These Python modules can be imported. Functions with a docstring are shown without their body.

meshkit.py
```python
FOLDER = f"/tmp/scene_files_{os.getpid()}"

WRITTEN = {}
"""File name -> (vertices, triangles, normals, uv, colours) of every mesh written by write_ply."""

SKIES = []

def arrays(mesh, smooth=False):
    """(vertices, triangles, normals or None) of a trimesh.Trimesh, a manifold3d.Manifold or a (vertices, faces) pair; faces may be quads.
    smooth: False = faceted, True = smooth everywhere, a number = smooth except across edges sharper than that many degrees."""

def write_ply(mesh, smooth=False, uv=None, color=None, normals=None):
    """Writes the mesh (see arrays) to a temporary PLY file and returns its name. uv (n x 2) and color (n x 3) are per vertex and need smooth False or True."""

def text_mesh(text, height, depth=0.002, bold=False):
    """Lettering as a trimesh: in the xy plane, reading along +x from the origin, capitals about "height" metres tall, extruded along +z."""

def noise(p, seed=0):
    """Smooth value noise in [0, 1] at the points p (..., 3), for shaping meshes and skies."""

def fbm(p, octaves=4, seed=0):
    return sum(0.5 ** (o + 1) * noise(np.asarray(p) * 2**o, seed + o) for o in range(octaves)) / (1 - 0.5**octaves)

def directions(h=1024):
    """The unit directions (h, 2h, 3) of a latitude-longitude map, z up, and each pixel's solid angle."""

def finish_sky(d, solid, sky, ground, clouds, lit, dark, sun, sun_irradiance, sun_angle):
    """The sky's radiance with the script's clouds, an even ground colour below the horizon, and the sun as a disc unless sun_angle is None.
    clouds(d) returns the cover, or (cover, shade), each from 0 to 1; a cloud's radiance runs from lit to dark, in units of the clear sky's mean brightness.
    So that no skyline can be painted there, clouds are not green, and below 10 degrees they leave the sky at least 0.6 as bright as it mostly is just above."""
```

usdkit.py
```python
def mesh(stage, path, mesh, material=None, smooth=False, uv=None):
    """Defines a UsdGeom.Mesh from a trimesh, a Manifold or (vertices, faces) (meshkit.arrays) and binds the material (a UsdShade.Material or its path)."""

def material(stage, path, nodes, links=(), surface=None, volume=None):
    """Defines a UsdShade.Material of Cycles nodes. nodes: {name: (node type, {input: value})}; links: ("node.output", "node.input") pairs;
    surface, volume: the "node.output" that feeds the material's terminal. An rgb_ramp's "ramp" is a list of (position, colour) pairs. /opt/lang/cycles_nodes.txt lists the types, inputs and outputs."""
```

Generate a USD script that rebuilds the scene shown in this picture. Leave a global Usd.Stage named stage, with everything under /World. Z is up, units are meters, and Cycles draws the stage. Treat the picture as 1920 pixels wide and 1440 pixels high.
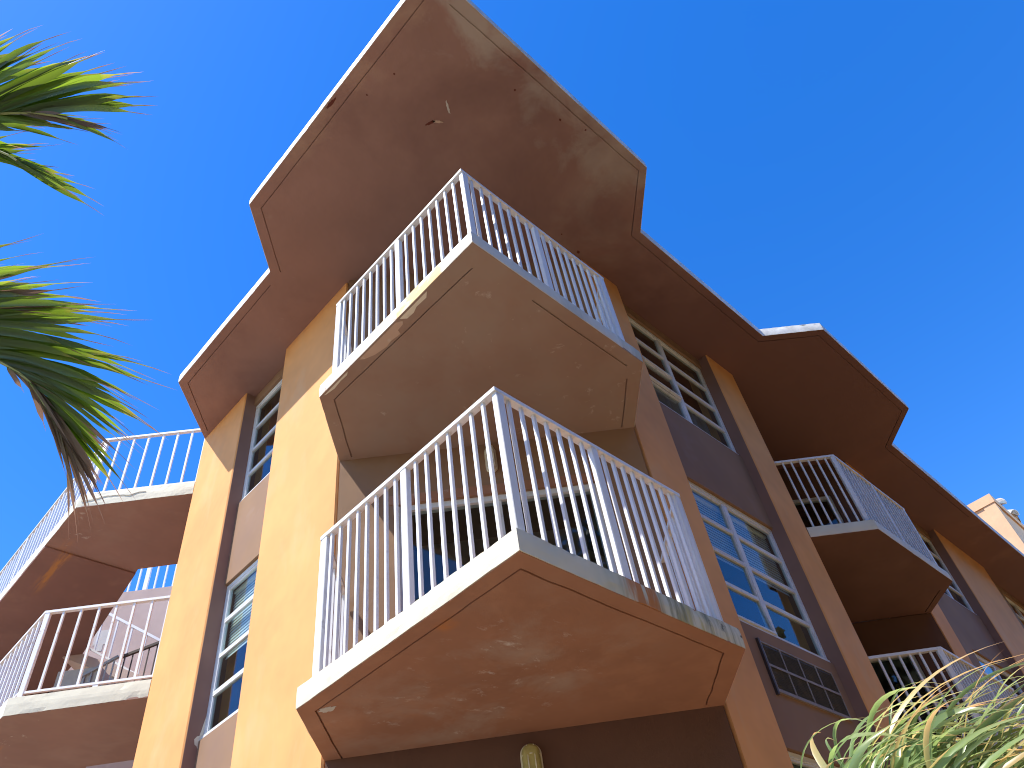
import math, random
import numpy as np, trimesh, usdkit, meshkit
from shapely.geometry import Polygon, LineString, box as sbox
from shapely.ops import unary_union
from pxr import Usd, UsdGeom, UsdLux, UsdShade, Gf, Sdf

stage = Usd.Stage.CreateInMemory()
UsdGeom.SetStageUpAxis(stage, 'Z'); UsdGeom.SetStageMetersPerUnit(stage, 1.0)
UsdGeom.Xform.Define(stage, '/World'); UsdGeom.Scope.Define(stage, '/World/Looks')
# ------------------------------------------------------------------ camera, sky, sun, exposure
# z = 0 is the floor of the first-floor corner balcony; x runs along the shaded front, y along the sunlit front
EXPOSURE = 1.1
CAM = (-2.4594, -2.1784, -2.2963)
RIGHT = (0.72412, -0.67867, -0.12268); DOWN = (0.42937, 0.58283, -0.68989); FWD = (0.53971, 0.44689, 0.71344)
cam = UsdGeom.Camera.Define(stage, '/World/camera')
cam.AddTransformOp().Set(Gf.Matrix4d(*RIGHT, 0, *[-c for c in DOWN], 0, *[-c for c in FWD], 0, *CAM, 1))
cam.CreateFocalLengthAttr(24.0); cam.CreateHorizontalApertureAttr(24.0 * 1920 / 1436.26); cam.CreateVerticalApertureAttr(24.0 * 1440 / 1436.26)
cam.CreateExposureAttr(EXPOSURE)
SUN = np.array([-0.505, 0.152, 0.850]); SUN /= np.linalg.norm(SUN)
SKY_STRENGTH, SUN_INTENSITY = 0.15, 1.0
dome = UsdLux.DomeLight.Define(stage, '/World/sky')
dome_mat = usdkit.material(stage, '/World/Looks/sky_air', {
    's': ('sky_texture', {'sky_type': 'single_scattering', 'sun_disc': False, 'sun_elevation': math.asin(SUN[2]), 'sun_rotation': math.atan2(SUN[0], SUN[1]),
                          'altitude': 0.0, 'air_density': 1.0, 'aerosol_density': 0.15, 'ozone_density': 2.0}),
    'h': ('hsv', {'hue': 0.513, 'saturation': 1.40, 'value': 1.0, 'fac': 1.0}),
    'b': ('background_shader', {'strength': SKY_STRENGTH})}, [('s.color', 'h.color'), ('h.color', 'b.color')], surface='b.background')
UsdShade.MaterialBindingAPI.Apply(dome.GetPrim()).Bind(dome_mat)
dome.GetPrim().SetCustomDataByKey('kind', 'structure'); dome.GetPrim().SetCustomDataByKey('label', 'deep blue cloudless sky')
sun = UsdLux.DistantLight.Define(stage, '/World/sun')
sun.CreateIntensityAttr(SUN_INTENSITY); sun.CreateAngleAttr(0.53); sun.CreateNormalizeAttr(True); sun.CreateColorAttr(Gf.Vec3f(1.0, 0.95, 0.87))
xa = np.cross([0, 0, 1.0], SUN); xa /= np.linalg.norm(xa); ya = np.cross(SUN, xa)
sun.AddTransformOp().Set(Gf.Matrix4d(*xa, 0, *ya, 0, *SUN, 0, 0, 0, 20, 1))

# ------------------------------------------------------------------ helpers
rng = random.Random(7)
nrng = np.random.default_rng(11)
USED = {}
def path_of(name, parent=None):
    base = (str(parent.GetPath()) if parent else '/World') + '/' + name
    k = USED.get(base, 0); USED[base] = k + 1
    return base if k == 0 else f'{base}_{k:03d}'
def prim_of(x): return x.GetPrim() if hasattr(x, 'GetPrim') else x
def tag(o, label=None, cat=None, group=None, kind=None):
    p = prim_of(o)
    for k, v in (('label', label), ('category', cat), ('group', group), ('kind', kind)):
        if v: p.SetCustomDataByKey(k, v)
    return o
def thing(name, label, cat, group=None, at=(0, 0, 0)):
    x = UsdGeom.Xform.Define(stage, path_of(name))
    if any(at): x.AddTranslateOp().Set(Gf.Vec3d(*map(float, at)))
    return tag(x.GetPrim(), label, cat, group)
def obj(name, mesh, mat, parent=None, smooth=False, uv=None, label=None):
    if isinstance(mesh, list): mesh = trimesh.util.concatenate(mesh)
    m = usdkit.mesh(stage, path_of(name, parent), mesh, mat, smooth=smooth, uv=uv)
    if label: tag(m, label)
    return m.GetPrim()
def prism(poly, z0, z1):
    ps = [g for g in getattr(poly, 'geoms', [poly]) if g.area > 1e-7]
    out = []
    for p in ps:
        m = trimesh.creation.extrude_polygon(p, z1 - z0, engine='earcut'); m.apply_translation([0, 0, z0]); out.append(m)
    return trimesh.util.concatenate(out)
def P(*pts): return Polygon(pts)
def bx(x0, x1, y0, y1, z0, z1): return trimesh.creation.box(bounds=[[min(x0, x1), min(y0, y1), min(z0, z1)], [max(x0, x1), max(y0, y1), max(z0, z1)]])
def chamfer(poly, r):
    """A polygon with its convex corners cut by about r."""
    return poly.buffer(-r, join_style=2).buffer(r, join_style=3) if poly.buffer(-r, join_style=2).area > 0 else poly
def rot2(v): return np.array([v[1], -v[0]])
def bar(p0, p1, w, h, up=(0, 0, 1.0), c=0.0):
    """A bar of width w (sideways) and height h from p0 to p1, ends square, edges cut by c."""
    p0, p1 = np.asarray(p0, float), np.asarray(p1, float); d = p1 - p0; L = np.linalg.norm(d); d /= L
    s = np.cross(d, up); s /= np.linalg.norm(s); u = np.cross(s, d)
    if c: q = [(-w/2+c, -h/2), (w/2-c, -h/2), (w/2, -h/2+c), (w/2, h/2-c), (w/2-c, h/2), (-w/2+c, h/2), (-w/2, h/2-c), (-w/2, -h/2+c)]
    else: q = [(-w/2, -h/2), (w/2, -h/2), (w/2, h/2), (-w/2, h/2)]
    n = len(q); v = np.array([p + a*s + b*u for p in (p0, p1) for a, b in q]); f = []
    for i in range(n):
        j = (i+1) % n; f += [[i, n+i, n+j], [i, n+j, j]]
    for i in range(1, n-1): f += [[0, i, i+1], [n, n+i+1, n+i]]
    m = trimesh.Trimesh(v, f, process=False); m.fix_normals(); return m
def offset_line(pts, d):
    """Open polyline moved by d to its right-hand side (dy, -dx), mitred."""
    pts = np.asarray(pts, float); out = []
    for i in range(len(pts)):
        n = []
        for a, b in ((i-1, i), (i, i+1)):
            if 0 <= a and b < len(pts):
                t = pts[b]-pts[a]; n.append(rot2(t/np.linalg.norm(t)))
        m = sum(n); m /= np.linalg.norm(m); out.append(pts[i] + m*d/np.dot(m, n[0]))
    return np.array(out)
def densify(a, b, pts_a, step):
    """Points along the two matching polylines pts a/b at the same parameters."""
    A, B = [], []
    for i in range(len(a)-1):
        n = max(1, int(np.linalg.norm(a[i+1]-a[i])/step))
        for k in range(n):
            t = k/n; A.append(a[i]*(1-t)+a[i+1]*t); B.append(b[i]*(1-t)+b[i+1]*t)
    A.append(a[-1]); B.append(b[-1]); return np.array(A), np.array(B)
def ribbon(line, z0, z1, proud=0.007, rough=0.004, chips=0.0, seed=0, inner=0.02, ragged=0.004, step=0.03, rows=6):
    """The painted face of a slab edge: a thin band with an uneven surface and worn edges."""
    a = offset_line(line, proud); b = offset_line(line, -inner)
    A, B = densify(a, b, None, step); n = len(A)
    nrm = A-B; nrm /= np.linalg.norm(nrm, axis=1)[:, None]
    cols = []
    s = np.r_[0, np.cumsum(np.linalg.norm(np.diff(A, axis=0), axis=1))]
    def nz(sc, zz, k): return meshkit.fbm(np.stack([s*sc, np.full(n, zz*sc*1.7), np.full(n, seed*7.3+k)], -1), 3, seed+k)-0.5
    zb = z0 + ragged*2*np.abs(nz(9, 0, 1)); zt = z1 + 0.003*nz(5, 1, 2)
    cols.append(np.c_[B, zb])
    for r in range(rows):
        t = r/(rows-1); z = zb*(1-t)+zt*t
        d = 2*rough*nz(4, z0+t*(z1-z0), 3)
        e = nz(7, z0+t*(z1-z0), 4)
        edge = 1.0 if r in (0, rows-1) else (0.45 if r in (1, rows-2) else 0)
        d -= edge*(0.003 + chips*np.clip((e-0.08)*6, 0, 1))
        cols.append(np.c_[A+nrm*d[:, None], z])
    cols.append(np.c_[B, zt])
    V = np.stack(cols, 1); m = V.shape[1]; f = []
    for i in range(n-1):
        for j in range(m-1):
            a0, a1, b0, b1 = i*m+j, i*m+j+1, (i+1)*m+j, (i+1)*m+j+1
            f += [[a0, a1, b1], [a0, b1, b0]]
    for i in (0, n-1):
        for j in range(1, m-1): f.append([i*m, i*m+j, i*m+j+1] if i else [i*m, i*m+j+1, i*m+j])
    M = trimesh.Trimesh(V.reshape(-1, 3), f, process=False); M.fix_normals(); return M
def wobble(pts, amp, step, seed):
    pts = np.asarray(pts, float); A, _ = densify(pts, pts, None, step)
    w = meshkit.fbm(np.c_[A*6, np.full(len(A), seed*3.1)], 3, seed)-0.5; w2 = meshkit.fbm(np.c_[A*6, np.full(len(A), seed*3.1+50)], 3, seed+9)-0.5
    return A+np.c_[w, w2]*2*amp
def slab_mesh(poly, z0, z1, grooves=(), depth=0.014):
    """A slab whose underside has drip grooves cut into it."""
    cut = [LineString(g).buffer(w, cap_style=2) for g, w in grooves]
    low = poly.difference(unary_union(cut)) if cut else poly
    ms = [prism(poly, z0+depth, z1)]
    ms.append(prism(low, z0, z0+depth+0.004))
    return ms
def blob(cx, cy, rx, ry, ang, seed, n=26, jag=0.35):
    r = np.random.default_rng(seed); a = np.linspace(0, 2*np.pi, n, endpoint=False)
    k = 1+jag*(r.random(n)-0.5)*2*(0.4+0.6*r.random(n)); x, y = rx*k*np.cos(a), ry*k*np.sin(a); c, s = math.cos(ang), math.sin(ang)
    return Polygon(np.c_[cx+x*c-y*s, cy+x*s+y*c]).buffer(0)

# ------------------------------------------------------------------ materials
def paint(name, base, patches=(), rough=0.75, bumps=((60, 0.25, 0.004),), spec=0.3):
    """Painted render. patches: dict(col, scale, lo, hi, stretch, detail, grad=(axis, from, to, amount), win=[(axis, a, b, soft)])."""
    N = {'g': ('geometry', {}), 'sep': ('separate_xyz', {}), 'p': ('principled_bsdf', {'roughness': rough, 'specular_ior_level': spec}),
         'v0': ('noise_texture', {'scale': 1.3, 'detail': 4.0, 'roughness': 0.6}), 'r0': ('rgb_ramp', {'ramp': [(0.3, [c*0.90 for c in base]), (0.7, [min(1, c*1.08) for c in base])]})}
    L = [('g.position', 'sep.vector'), ('g.position', 'v0.vector'), ('v0.fac', 'r0.fac')]
    last = 'r0.color'
    for i, q in enumerate(patches):
        N[f'm{i}'] = ('mapping', {'scale': q.get('stretch', (1, 1, 1)), 'location': q.get('loc', (i*3.7, i*1.9, 0))})
        N[f'n{i}'] = ('noise_texture', {'scale': q['scale'], 'detail': q.get('detail', 6.0), 'roughness': q.get('r', 0.62), 'distortion': q.get('dist', 0.3)})
        L += [('g.position', f'm{i}.vector'), (f'm{i}.vector', f'n{i}.vector')]
        val = f'n{i}.fac'
        if 'grad' in q:
            ax, a, b, amt = q['grad']
            N[f'gr{i}'] = ('map_range', {'from_min': a, 'from_max': b, 'to_min': 0.0, 'to_max': amt, 'clamp': True}); N[f'ad{i}'] = ('math', {'math_type': 'add'})
            L += [(f'sep.{ax}', f'gr{i}.value'), (val, f'ad{i}.value1'), (f'gr{i}.result', f'ad{i}.value2')]; val = f'ad{i}.value'
        N[f't{i}'] = ('map_range', {'from_min': q['lo'], 'from_max': q['hi'], 'to_min': 0.0, 'to_max': q.get('amt', 1.0), 'clamp': True})
        L.append((val, f't{i}.value')); fac = f't{i}.result'
        for k, (ax, a, b, soft) in enumerate(q.get('win', ())):
            N[f'wa{i}{k}'] = ('map_range', {'range_type': 'smoothstep', 'from_min': a-soft, 'from_max': a+soft, 'clamp': True}); N[f'wb{i}{k}'] = ('map_range', {'range_type': 'smoothstep', 'from_min': b-soft, 'from_max': b+soft, 'to_min': 1.0, 'to_max': 0.0, 'clamp': True})
            N[f'ma{i}{k}'] = ('math', {'math_type': 'multiply'}); N[f'mb{i}{k}'] = ('math', {'math_type': 'multiply'})
            L += [(f'sep.{ax}', f'wa{i}{k}.value'), (f'sep.{ax}', f'wb{i}{k}.value'), (f'wa{i}{k}.result', f'ma{i}{k}.value1'), (f'wb{i}{k}.result', f'ma{i}{k}.value2'), (f'ma{i}{k}.value', f'mb{i}{k}.value1'), (fac, f'mb{i}{k}.value2')]
            fac = f'mb{i}{k}.value'
        N[f'x{i}'] = ('mix_color', {'b': q['col']}); L += [(fac, f'x{i}.fac'), (last, f'x{i}.a')]; last = f'x{i}.result'
    L.append((last, 'p.base_color'))
    prev = None
    for i, (sc, st, dist) in enumerate(bumps):
        N[f'bn{i}'] = ('noise_texture', {'scale': sc, 'detail': 3.0}); N[f'b{i}'] = ('bump', {'strength': st, 'distance': dist})
        L += [('g.position', f'bn{i}.vector'), (f'bn{i}.fac', f'b{i}.height')]
        if prev: L.append((prev, f'b{i}.normal'))
        prev = f'b{i}.normal'
    if prev: L.append((prev, 'p.normal'))
    return usdkit.material(stage, '/World/Looks/' + name, N, L, surface='p.BSDF')
STUCCO = ((3.0, 0.25, 0.02), (90, 0.35, 0.003))
PLASTER = ((2.2, 0.3, 0.025), (14, 0.25, 0.006), (110, 0.25, 0.002))
ORANGE = (0.70, 0.335, 0.118); MAUVE = (0.265, 0.158, 0.090); SOFFIT = (0.31, 0.172, 0.118); CREAM = (0.66, 0.62, 0.48)
M = {}
M['orange'] = paint('orange_stucco', ORANGE, [dict(col=(0.49, 0.24, 0.09), scale=0.9, lo=0.5, hi=0.75, amt=0.5), dict(col=(0.62, 0.40, 0.22), scale=2.2, lo=0.56, hi=0.72, amt=0.35, stretch=(1, 1, 0.4))], 0.8, STUCCO)
M['mauve'] = paint('mauve_stucco', MAUVE, [dict(col=(0.21, 0.13, 0.11), scale=1.1, lo=0.5, hi=0.8, amt=0.5), dict(col=(0.31, 0.22, 0.19), scale=2.5, lo=0.58, hi=0.75, amt=0.3)], 0.8, STUCCO)
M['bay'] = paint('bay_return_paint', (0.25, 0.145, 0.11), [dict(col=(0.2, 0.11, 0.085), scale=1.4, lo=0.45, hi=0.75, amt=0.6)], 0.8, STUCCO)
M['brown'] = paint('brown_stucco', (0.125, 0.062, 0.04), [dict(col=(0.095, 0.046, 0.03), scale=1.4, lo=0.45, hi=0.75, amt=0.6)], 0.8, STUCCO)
pale = (0.36, 0.285, 0.225)
M['soffit_low'] = paint('soffit_paint_lower_balcony', (0.325, 0.155, 0.09), [
    dict(col=(0.40, 0.30, 0.235), scale=2.4, lo=0.47, hi=0.70, amt=0.65, win=[('x', 0.25, 1.5, 0.4), ('y', 0.3, 2.3, 0.5)], stretch=(1, 1, 1), loc=(2.2, 0.4, 0)),
    dict(col=(0.62, 0.56, 0.50), scale=5.5, lo=0.585, hi=0.70, amt=0.8, stretch=(1.0, 1.5, 1), detail=10.0, r=0.72, win=[('x', 0.35, 1.35, 0.3), ('y', 0.45, 2.1, 0.35)]),
    dict(col=(0.46, 0.17, 0.045), scale=7, lo=0.30, hi=0.5, amt=0.9, win=[('x', 0.10, 0.19, 0.035), ('y', 0.70, 0.80, 0.04)]),
    dict(col=(0.42, 0.21, 0.12), scale=3, lo=0.5, hi=0.7, amt=0.5)], 0.7, PLASTER)
M['soffit_up'] = paint('soffit_paint_upper_balcony', (0.30, 0.195, 0.14), [
    dict(col=(0.30, 0.235, 0.18), scale=1.3, lo=0.4, hi=0.65, amt=0.6),
    dict(col=(0.50, 0.43, 0.36), scale=6.5, lo=0.63, hi=0.71, amt=0.6, detail=9.0, r=0.7, grad=('x', 0.6, 2.0, 0.03)),
    dict(col=(0.27, 0.15, 0.10), scale=2.1, lo=0.55, hi=0.75, amt=0.5)], 0.75, PLASTER)
M['soffit_roof'] = paint('soffit_paint_roof', (0.295, 0.168, 0.130), [
    dict(col=(0.40, 0.33, 0.27), scale=1.9, lo=0.66, hi=0.84, amt=0.85, grad=('y', 0.05, -0.6, 0.30), win=[('x', -0.9, 4.2, 0.5)], detail=8.0),
    dict(col=(0.36, 0.28, 0.22), scale=1.6, lo=0.40, hi=0.66, amt=0.8, win=[('x', 1.9, 3.1, 0.3), ('y', -0.8, 0.6, 0.2)]),
    dict(col=(0.40, 0.26, 0.18), scale=2.2, lo=0.66, hi=0.85, amt=0.6, grad=('x', -0.45, -0.8, 0.22), win=[('y', -0.9, 1.8, 0.4)]),
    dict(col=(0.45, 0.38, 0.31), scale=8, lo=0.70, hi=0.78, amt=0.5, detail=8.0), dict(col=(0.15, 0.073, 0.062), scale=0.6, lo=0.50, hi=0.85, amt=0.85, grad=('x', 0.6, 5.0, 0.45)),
    dict(col=(0.25, 0.135, 0.10), scale=0.6, lo=0.5, hi=0.8, amt=0.35)], 0.75, PLASTER)
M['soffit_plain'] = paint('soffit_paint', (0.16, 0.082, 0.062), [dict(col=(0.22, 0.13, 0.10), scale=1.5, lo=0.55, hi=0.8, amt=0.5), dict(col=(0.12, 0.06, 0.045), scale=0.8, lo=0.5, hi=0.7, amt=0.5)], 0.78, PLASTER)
M['soffit_walk'] = paint('soffit_paint_walkway', (0.285, 0.165, 0.125), [
    dict(col=(0.36, 0.25, 0.19), scale=1.6, lo=0.5, hi=0.75, amt=0.5),
    dict(col=(0.50, 0.22, 0.05), scale=5, lo=0.42, hi=0.6, amt=0.75, stretch=(3, 0.4, 1), win=[('x', -0.28, -0.17, 0.05), ('y', 8.1, 9.4, 0.3)]),
    dict(col=(0.52, 0.46, 0.40), scale=7, lo=0.62, hi=0.70, amt=0.8, win=[('x', -0.5, -0.05, 0.1), ('y', 7.2, 8.2, 0.2)])], 0.75, PLASTER)
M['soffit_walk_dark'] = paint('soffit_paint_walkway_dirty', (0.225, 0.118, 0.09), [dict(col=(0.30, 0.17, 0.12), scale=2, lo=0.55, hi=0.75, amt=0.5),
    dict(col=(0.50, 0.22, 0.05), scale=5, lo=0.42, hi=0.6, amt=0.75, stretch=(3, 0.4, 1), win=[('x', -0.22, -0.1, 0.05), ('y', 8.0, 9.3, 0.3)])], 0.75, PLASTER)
grime = dict(col=(0.40, 0.37, 0.29), scale=4, lo=0.58, hi=0.8, amt=0.45)
M['cream'] = paint('cream_fascia_paint', CREAM, [grime, dict(col=(0.62, 0.48, 0.27), scale=3.0, lo=0.62, hi=0.76, amt=0.35)], 0.6, PLASTER)
M['fascia_low'] = paint('stained_fascia_paint', CREAM, [
    dict(col=(0.66, 0.52, 0.28), scale=4.0, lo=0.60, hi=0.74, amt=0.5, win=[('x', -0.1, 0.02, 0.005)]),
    dict(col=(0.42, 0.43, 0.31), scale=3, lo=0.30, hi=0.75, amt=0.9, win=[('x', 0.3, 2.6, 0.35)]),
    dict(col=(0.16, 0.16, 0.08), scale=7, lo=0.45, hi=0.62, amt=0.85, stretch=(1.6, 1, 0.2), win=[('x', 0.82, 2.7, 0.12)]),
    dict(col=(0.46, 0.17, 0.03), scale=9, lo=0.40, hi=0.52, amt=0.95, stretch=(1.6, 1, 0.18), win=[('x', 0.86, 1.16, 0.06)]),
    dict(col=(0.42, 0.36, 0.10), scale=8, lo=0.50, hi=0.64, amt=0.7, stretch=(1.5, 1, 0.2), win=[('x', 1.2, 1.75, 0.1)]),
    dict(col=(0.06, 0.055, 0.035), scale=9, lo=0.56, hi=0.64, amt=0.95, stretch=(1, 1, 1.6), win=[('x', 1.62, 2.3, 0.08), ('z', -0.075, 0.05, 0.02)])], 0.65, PLASTER)
M['fascia_up'] = paint('peeling_fascia_paint', (0.68, 0.655, 0.55), [
    dict(col=(0.78, 0.72, 0.60), scale=5, lo=0.25, hi=0.4, win=[('x', -0.1, 0.02, 0.005), ('y', 0.78, 2.2, 0.06)]),
    dict(col=(0.60, 0.42, 0.16), scale=6, lo=0.32, hi=0.5, amt=0.9, stretch=(1, 0.6, 1), win=[('x', -0.1, 0.02, 0.005), ('y', 0.34, 0.92, 0.015)]),
    dict(col=(0.40, 0.20, 0.13), scale=13, lo=0.58, hi=0.62, amt=0.9, detail=8.0, win=[('x', -0.1, 0.02, 0.005), ('y', 0.9, 2.1, 0.1), ('z', 2.58, 2.64, 0.02)]),
    dict(col=(0.22, 0.24, 0.17), scale=4, lo=0.42, hi=0.75, amt=0.7, stretch=(1, 1, 0.35), win=[('x', 1.0, 2.8, 0.5)])], 0.65, PLASTER)
M['fascia_roof'] = paint('roof_edge_paint', (0.76, 0.75, 0.71), [
    dict(col=(0.45, 0.26, 0.17), scale=10, lo=0.66, hi=0.70, amt=0.9, detail=8.0, win=[('x', -0.9, -0.8, 0.01), ('y', -0.9, 1.0, 0.2)]),
    dict(col=(0.50, 0.49, 0.43), scale=3, lo=0.35, hi=0.6, amt=0.8, win=[('y', -0.9, -0.05, 0.03)]),
    dict(col=(0.10, 0.10, 0.07), scale=9, lo=0.58, hi=0.68, amt=0.8, win=[('y', -0.9, -0.05, 0.03), ('z', 5.61, 5.7, 0.015)])], 0.65, PLASTER)
M['white'] = paint('white_metal_paint', (0.75, 0.745, 0.73), [dict(col=(0.36, 0.20, 0.09), scale=16, lo=0.50, hi=0.66, amt=0.8, win=[('z', -0.05, 0.035, 0.02)]), dict(col=(0.36, 0.20, 0.09), scale=16, lo=0.50, hi=0.66, amt=0.8, win=[('z', 2.70, 2.785, 0.02)]), dict(col=(0.50, 0.45, 0.36), scale=14, lo=0.52, hi=0.7, amt=0.6, win=[('z', 1.03, 1.07, 0.02)]), dict(col=(0.45, 0.42, 0.36), scale=9, lo=0.64, hi=0.74, amt=0.5, detail=8.0), dict(col=(0.35, 0.18, 0.08), scale=30, lo=0.74, hi=0.78, amt=0.6)], 0.42, ((140, 0.12, 0.001),), 0.5)
M['white_far'] = paint('weathered_white_metal_paint', (0.68, 0.68, 0.67), [dict(col=(0.42, 0.42, 0.40), scale=7, lo=0.6, hi=0.75, amt=0.5)], 0.5, (), 0.4)
M['alu'] = paint('window_frame_paint', (0.66, 0.68, 0.68), [dict(col=(0.36, 0.35, 0.33), scale=8, lo=0.58, hi=0.75, amt=0.5)], 0.42, ((80, 0.1, 0.001),), 0.5)
M['grey_metal'] = paint('grey_metal_paint', (0.30, 0.32, 0.34), (), 0.5, ())
M['dark_metal'] = paint('dark_metal_paint', (0.07, 0.055, 0.05), (), 0.5, ())
M['room'] = paint('room_wall_paint', (0.38, 0.36, 0.32), (), 0.9, ())
M['dark_room'] = paint('dim_room_paint', (0.16, 0.13, 0.11), (), 0.9, ())
M['blind'] = paint('blind_slat', (0.82, 0.82, 0.80), (), 0.6, ())
M['curtain'] = paint('curtain_cloth', (0.36, 0.38, 0.36), [dict(col=(0.30, 0.30, 0.27), scale=6, lo=0.5, hi=0.6, stretch=(3, 3, 0.2), amt=0.6)], 0.9, ())
M['grille'] = paint('dark_grille_mesh', (0.055, 0.06, 0.075), [dict(col=(0.10, 0.09, 0.09), scale=7, lo=0.5, hi=0.7)], 0.6, ((300, 0.5, 0.002),))
M['grille_bar'] = paint('grille_bar_paint', (0.27, 0.235, 0.22), [dict(col=(0.20, 0.11, 0.07), scale=9, lo=0.58, hi=0.72, amt=0.6)], 0.6, ())
M['concrete'] = paint('grey_concrete', (0.40, 0.38, 0.34), [dict(col=(0.28, 0.26, 0.23), scale=3, lo=0.5, hi=0.7, amt=0.6)], 0.85, PLASTER)
M['pink'] = paint('pale_pink_stucco', (0.47, 0.355, 0.305), [dict(col=(0.40, 0.28, 0.23), scale=1.6, lo=0.5, hi=0.75, amt=0.5)], 0.85, STUCCO)
M['bare'] = paint('bare_plaster', (0.66, 0.60, 0.47), [dict(col=(0.50, 0.44, 0.33), scale=9, lo=0.5, hi=0.7, amt=0.6)], 0.85, PLASTER)
M['primer'] = paint('pale_primer', (0.48, 0.34, 0.25), [dict(col=(0.55, 0.48, 0.40), scale=7, lo=0.5, hi=0.65)], 0.85, PLASTER)
M['chalk'] = paint('chalky_plaster', (0.50, 0.47, 0.42), (), 0.9, PLASTER)
M['rust'] = paint('dark_rust', (0.13, 0.035, 0.022), (), 0.9, ())
M['peach'] = paint('peach_stucco', (0.60, 0.37, 0.22), [dict(col=(0.52, 0.31, 0.19), scale=0.6, lo=0.5, hi=0.7, amt=0.5)], 0.85, STUCCO)
M['tile'] = paint('pale_roof_tile', (0.58, 0.52, 0.45), [dict(col=(0.30, 0.24, 0.2), scale=4, lo=0.5, hi=0.7)], 0.8, ())
M['lamp_glass'] = paint('yellowed_lamp_glass', (0.42, 0.36, 0.13), [dict(col=(0.25, 0.22, 0.08), scale=8, lo=0.45, hi=0.7)], 0.35, ())
M['lamp_pale'] = paint('pale_lamp_glass', (0.55, 0.52, 0.46), (), 0.35, ())
M['paving'] = paint('pale_paving', (0.30, 0.255, 0.205), [dict(col=(0.25, 0.21, 0.17), scale=0.7, lo=0.4, hi=0.7)], 0.9, ((40, 0.3, 0.01),))
M['grass'] = paint('planted_bed_soil', (0.45, 0.275, 0.115), [dict(col=(0.36, 0.22, 0.095), scale=2, lo=0.45, hi=0.7)], 0.95, ((60, 0.8, 0.03),))
M['bark'] = paint('palm_bark', (0.20, 0.165, 0.13), [dict(col=(0.12, 0.10, 0.08), scale=3, lo=0.45, hi=0.6, stretch=(1, 1, 6))], 0.9, ((20, 0.5, 0.02),))
M['glass'] = usdkit.material(stage, '/World/Looks/window_glass', {
    'lw': ('layer_weight', {'blend': 0.5}), 'pw': ('math', {'math_type': 'power', 'value2': 5.0}), 'f': ('math', {'math_type': 'multiply_add', 'value2': 0.65, 'value3': 0.04}), 't': ('transparent_bsdf', {'color': (0.80, 0.86, 0.85)}), 'y': ('glossy_bsdf', {'roughness': 0.015, 'color': (0.95, 0.97, 1.0)}),
    'g': ('geometry', {}), 'n': ('noise_texture', {'scale': 2.2, 'detail': 1.0}), 'b': ('bump', {'strength': 0.10, 'distance': 0.012}), 'm': ('mix_closure', {})},
    [('g.position', 'n.vector'), ('n.fac', 'b.height'), ('b.normal', 'y.normal'), ('lw.facing', 'pw.value1'), ('pw.value', 'f.value1'), ('f.value', 'm.fac'), ('t.BSDF', 'm.closure1'), ('y.BSDF', 'm.closure2')], surface='m.closure')
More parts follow.
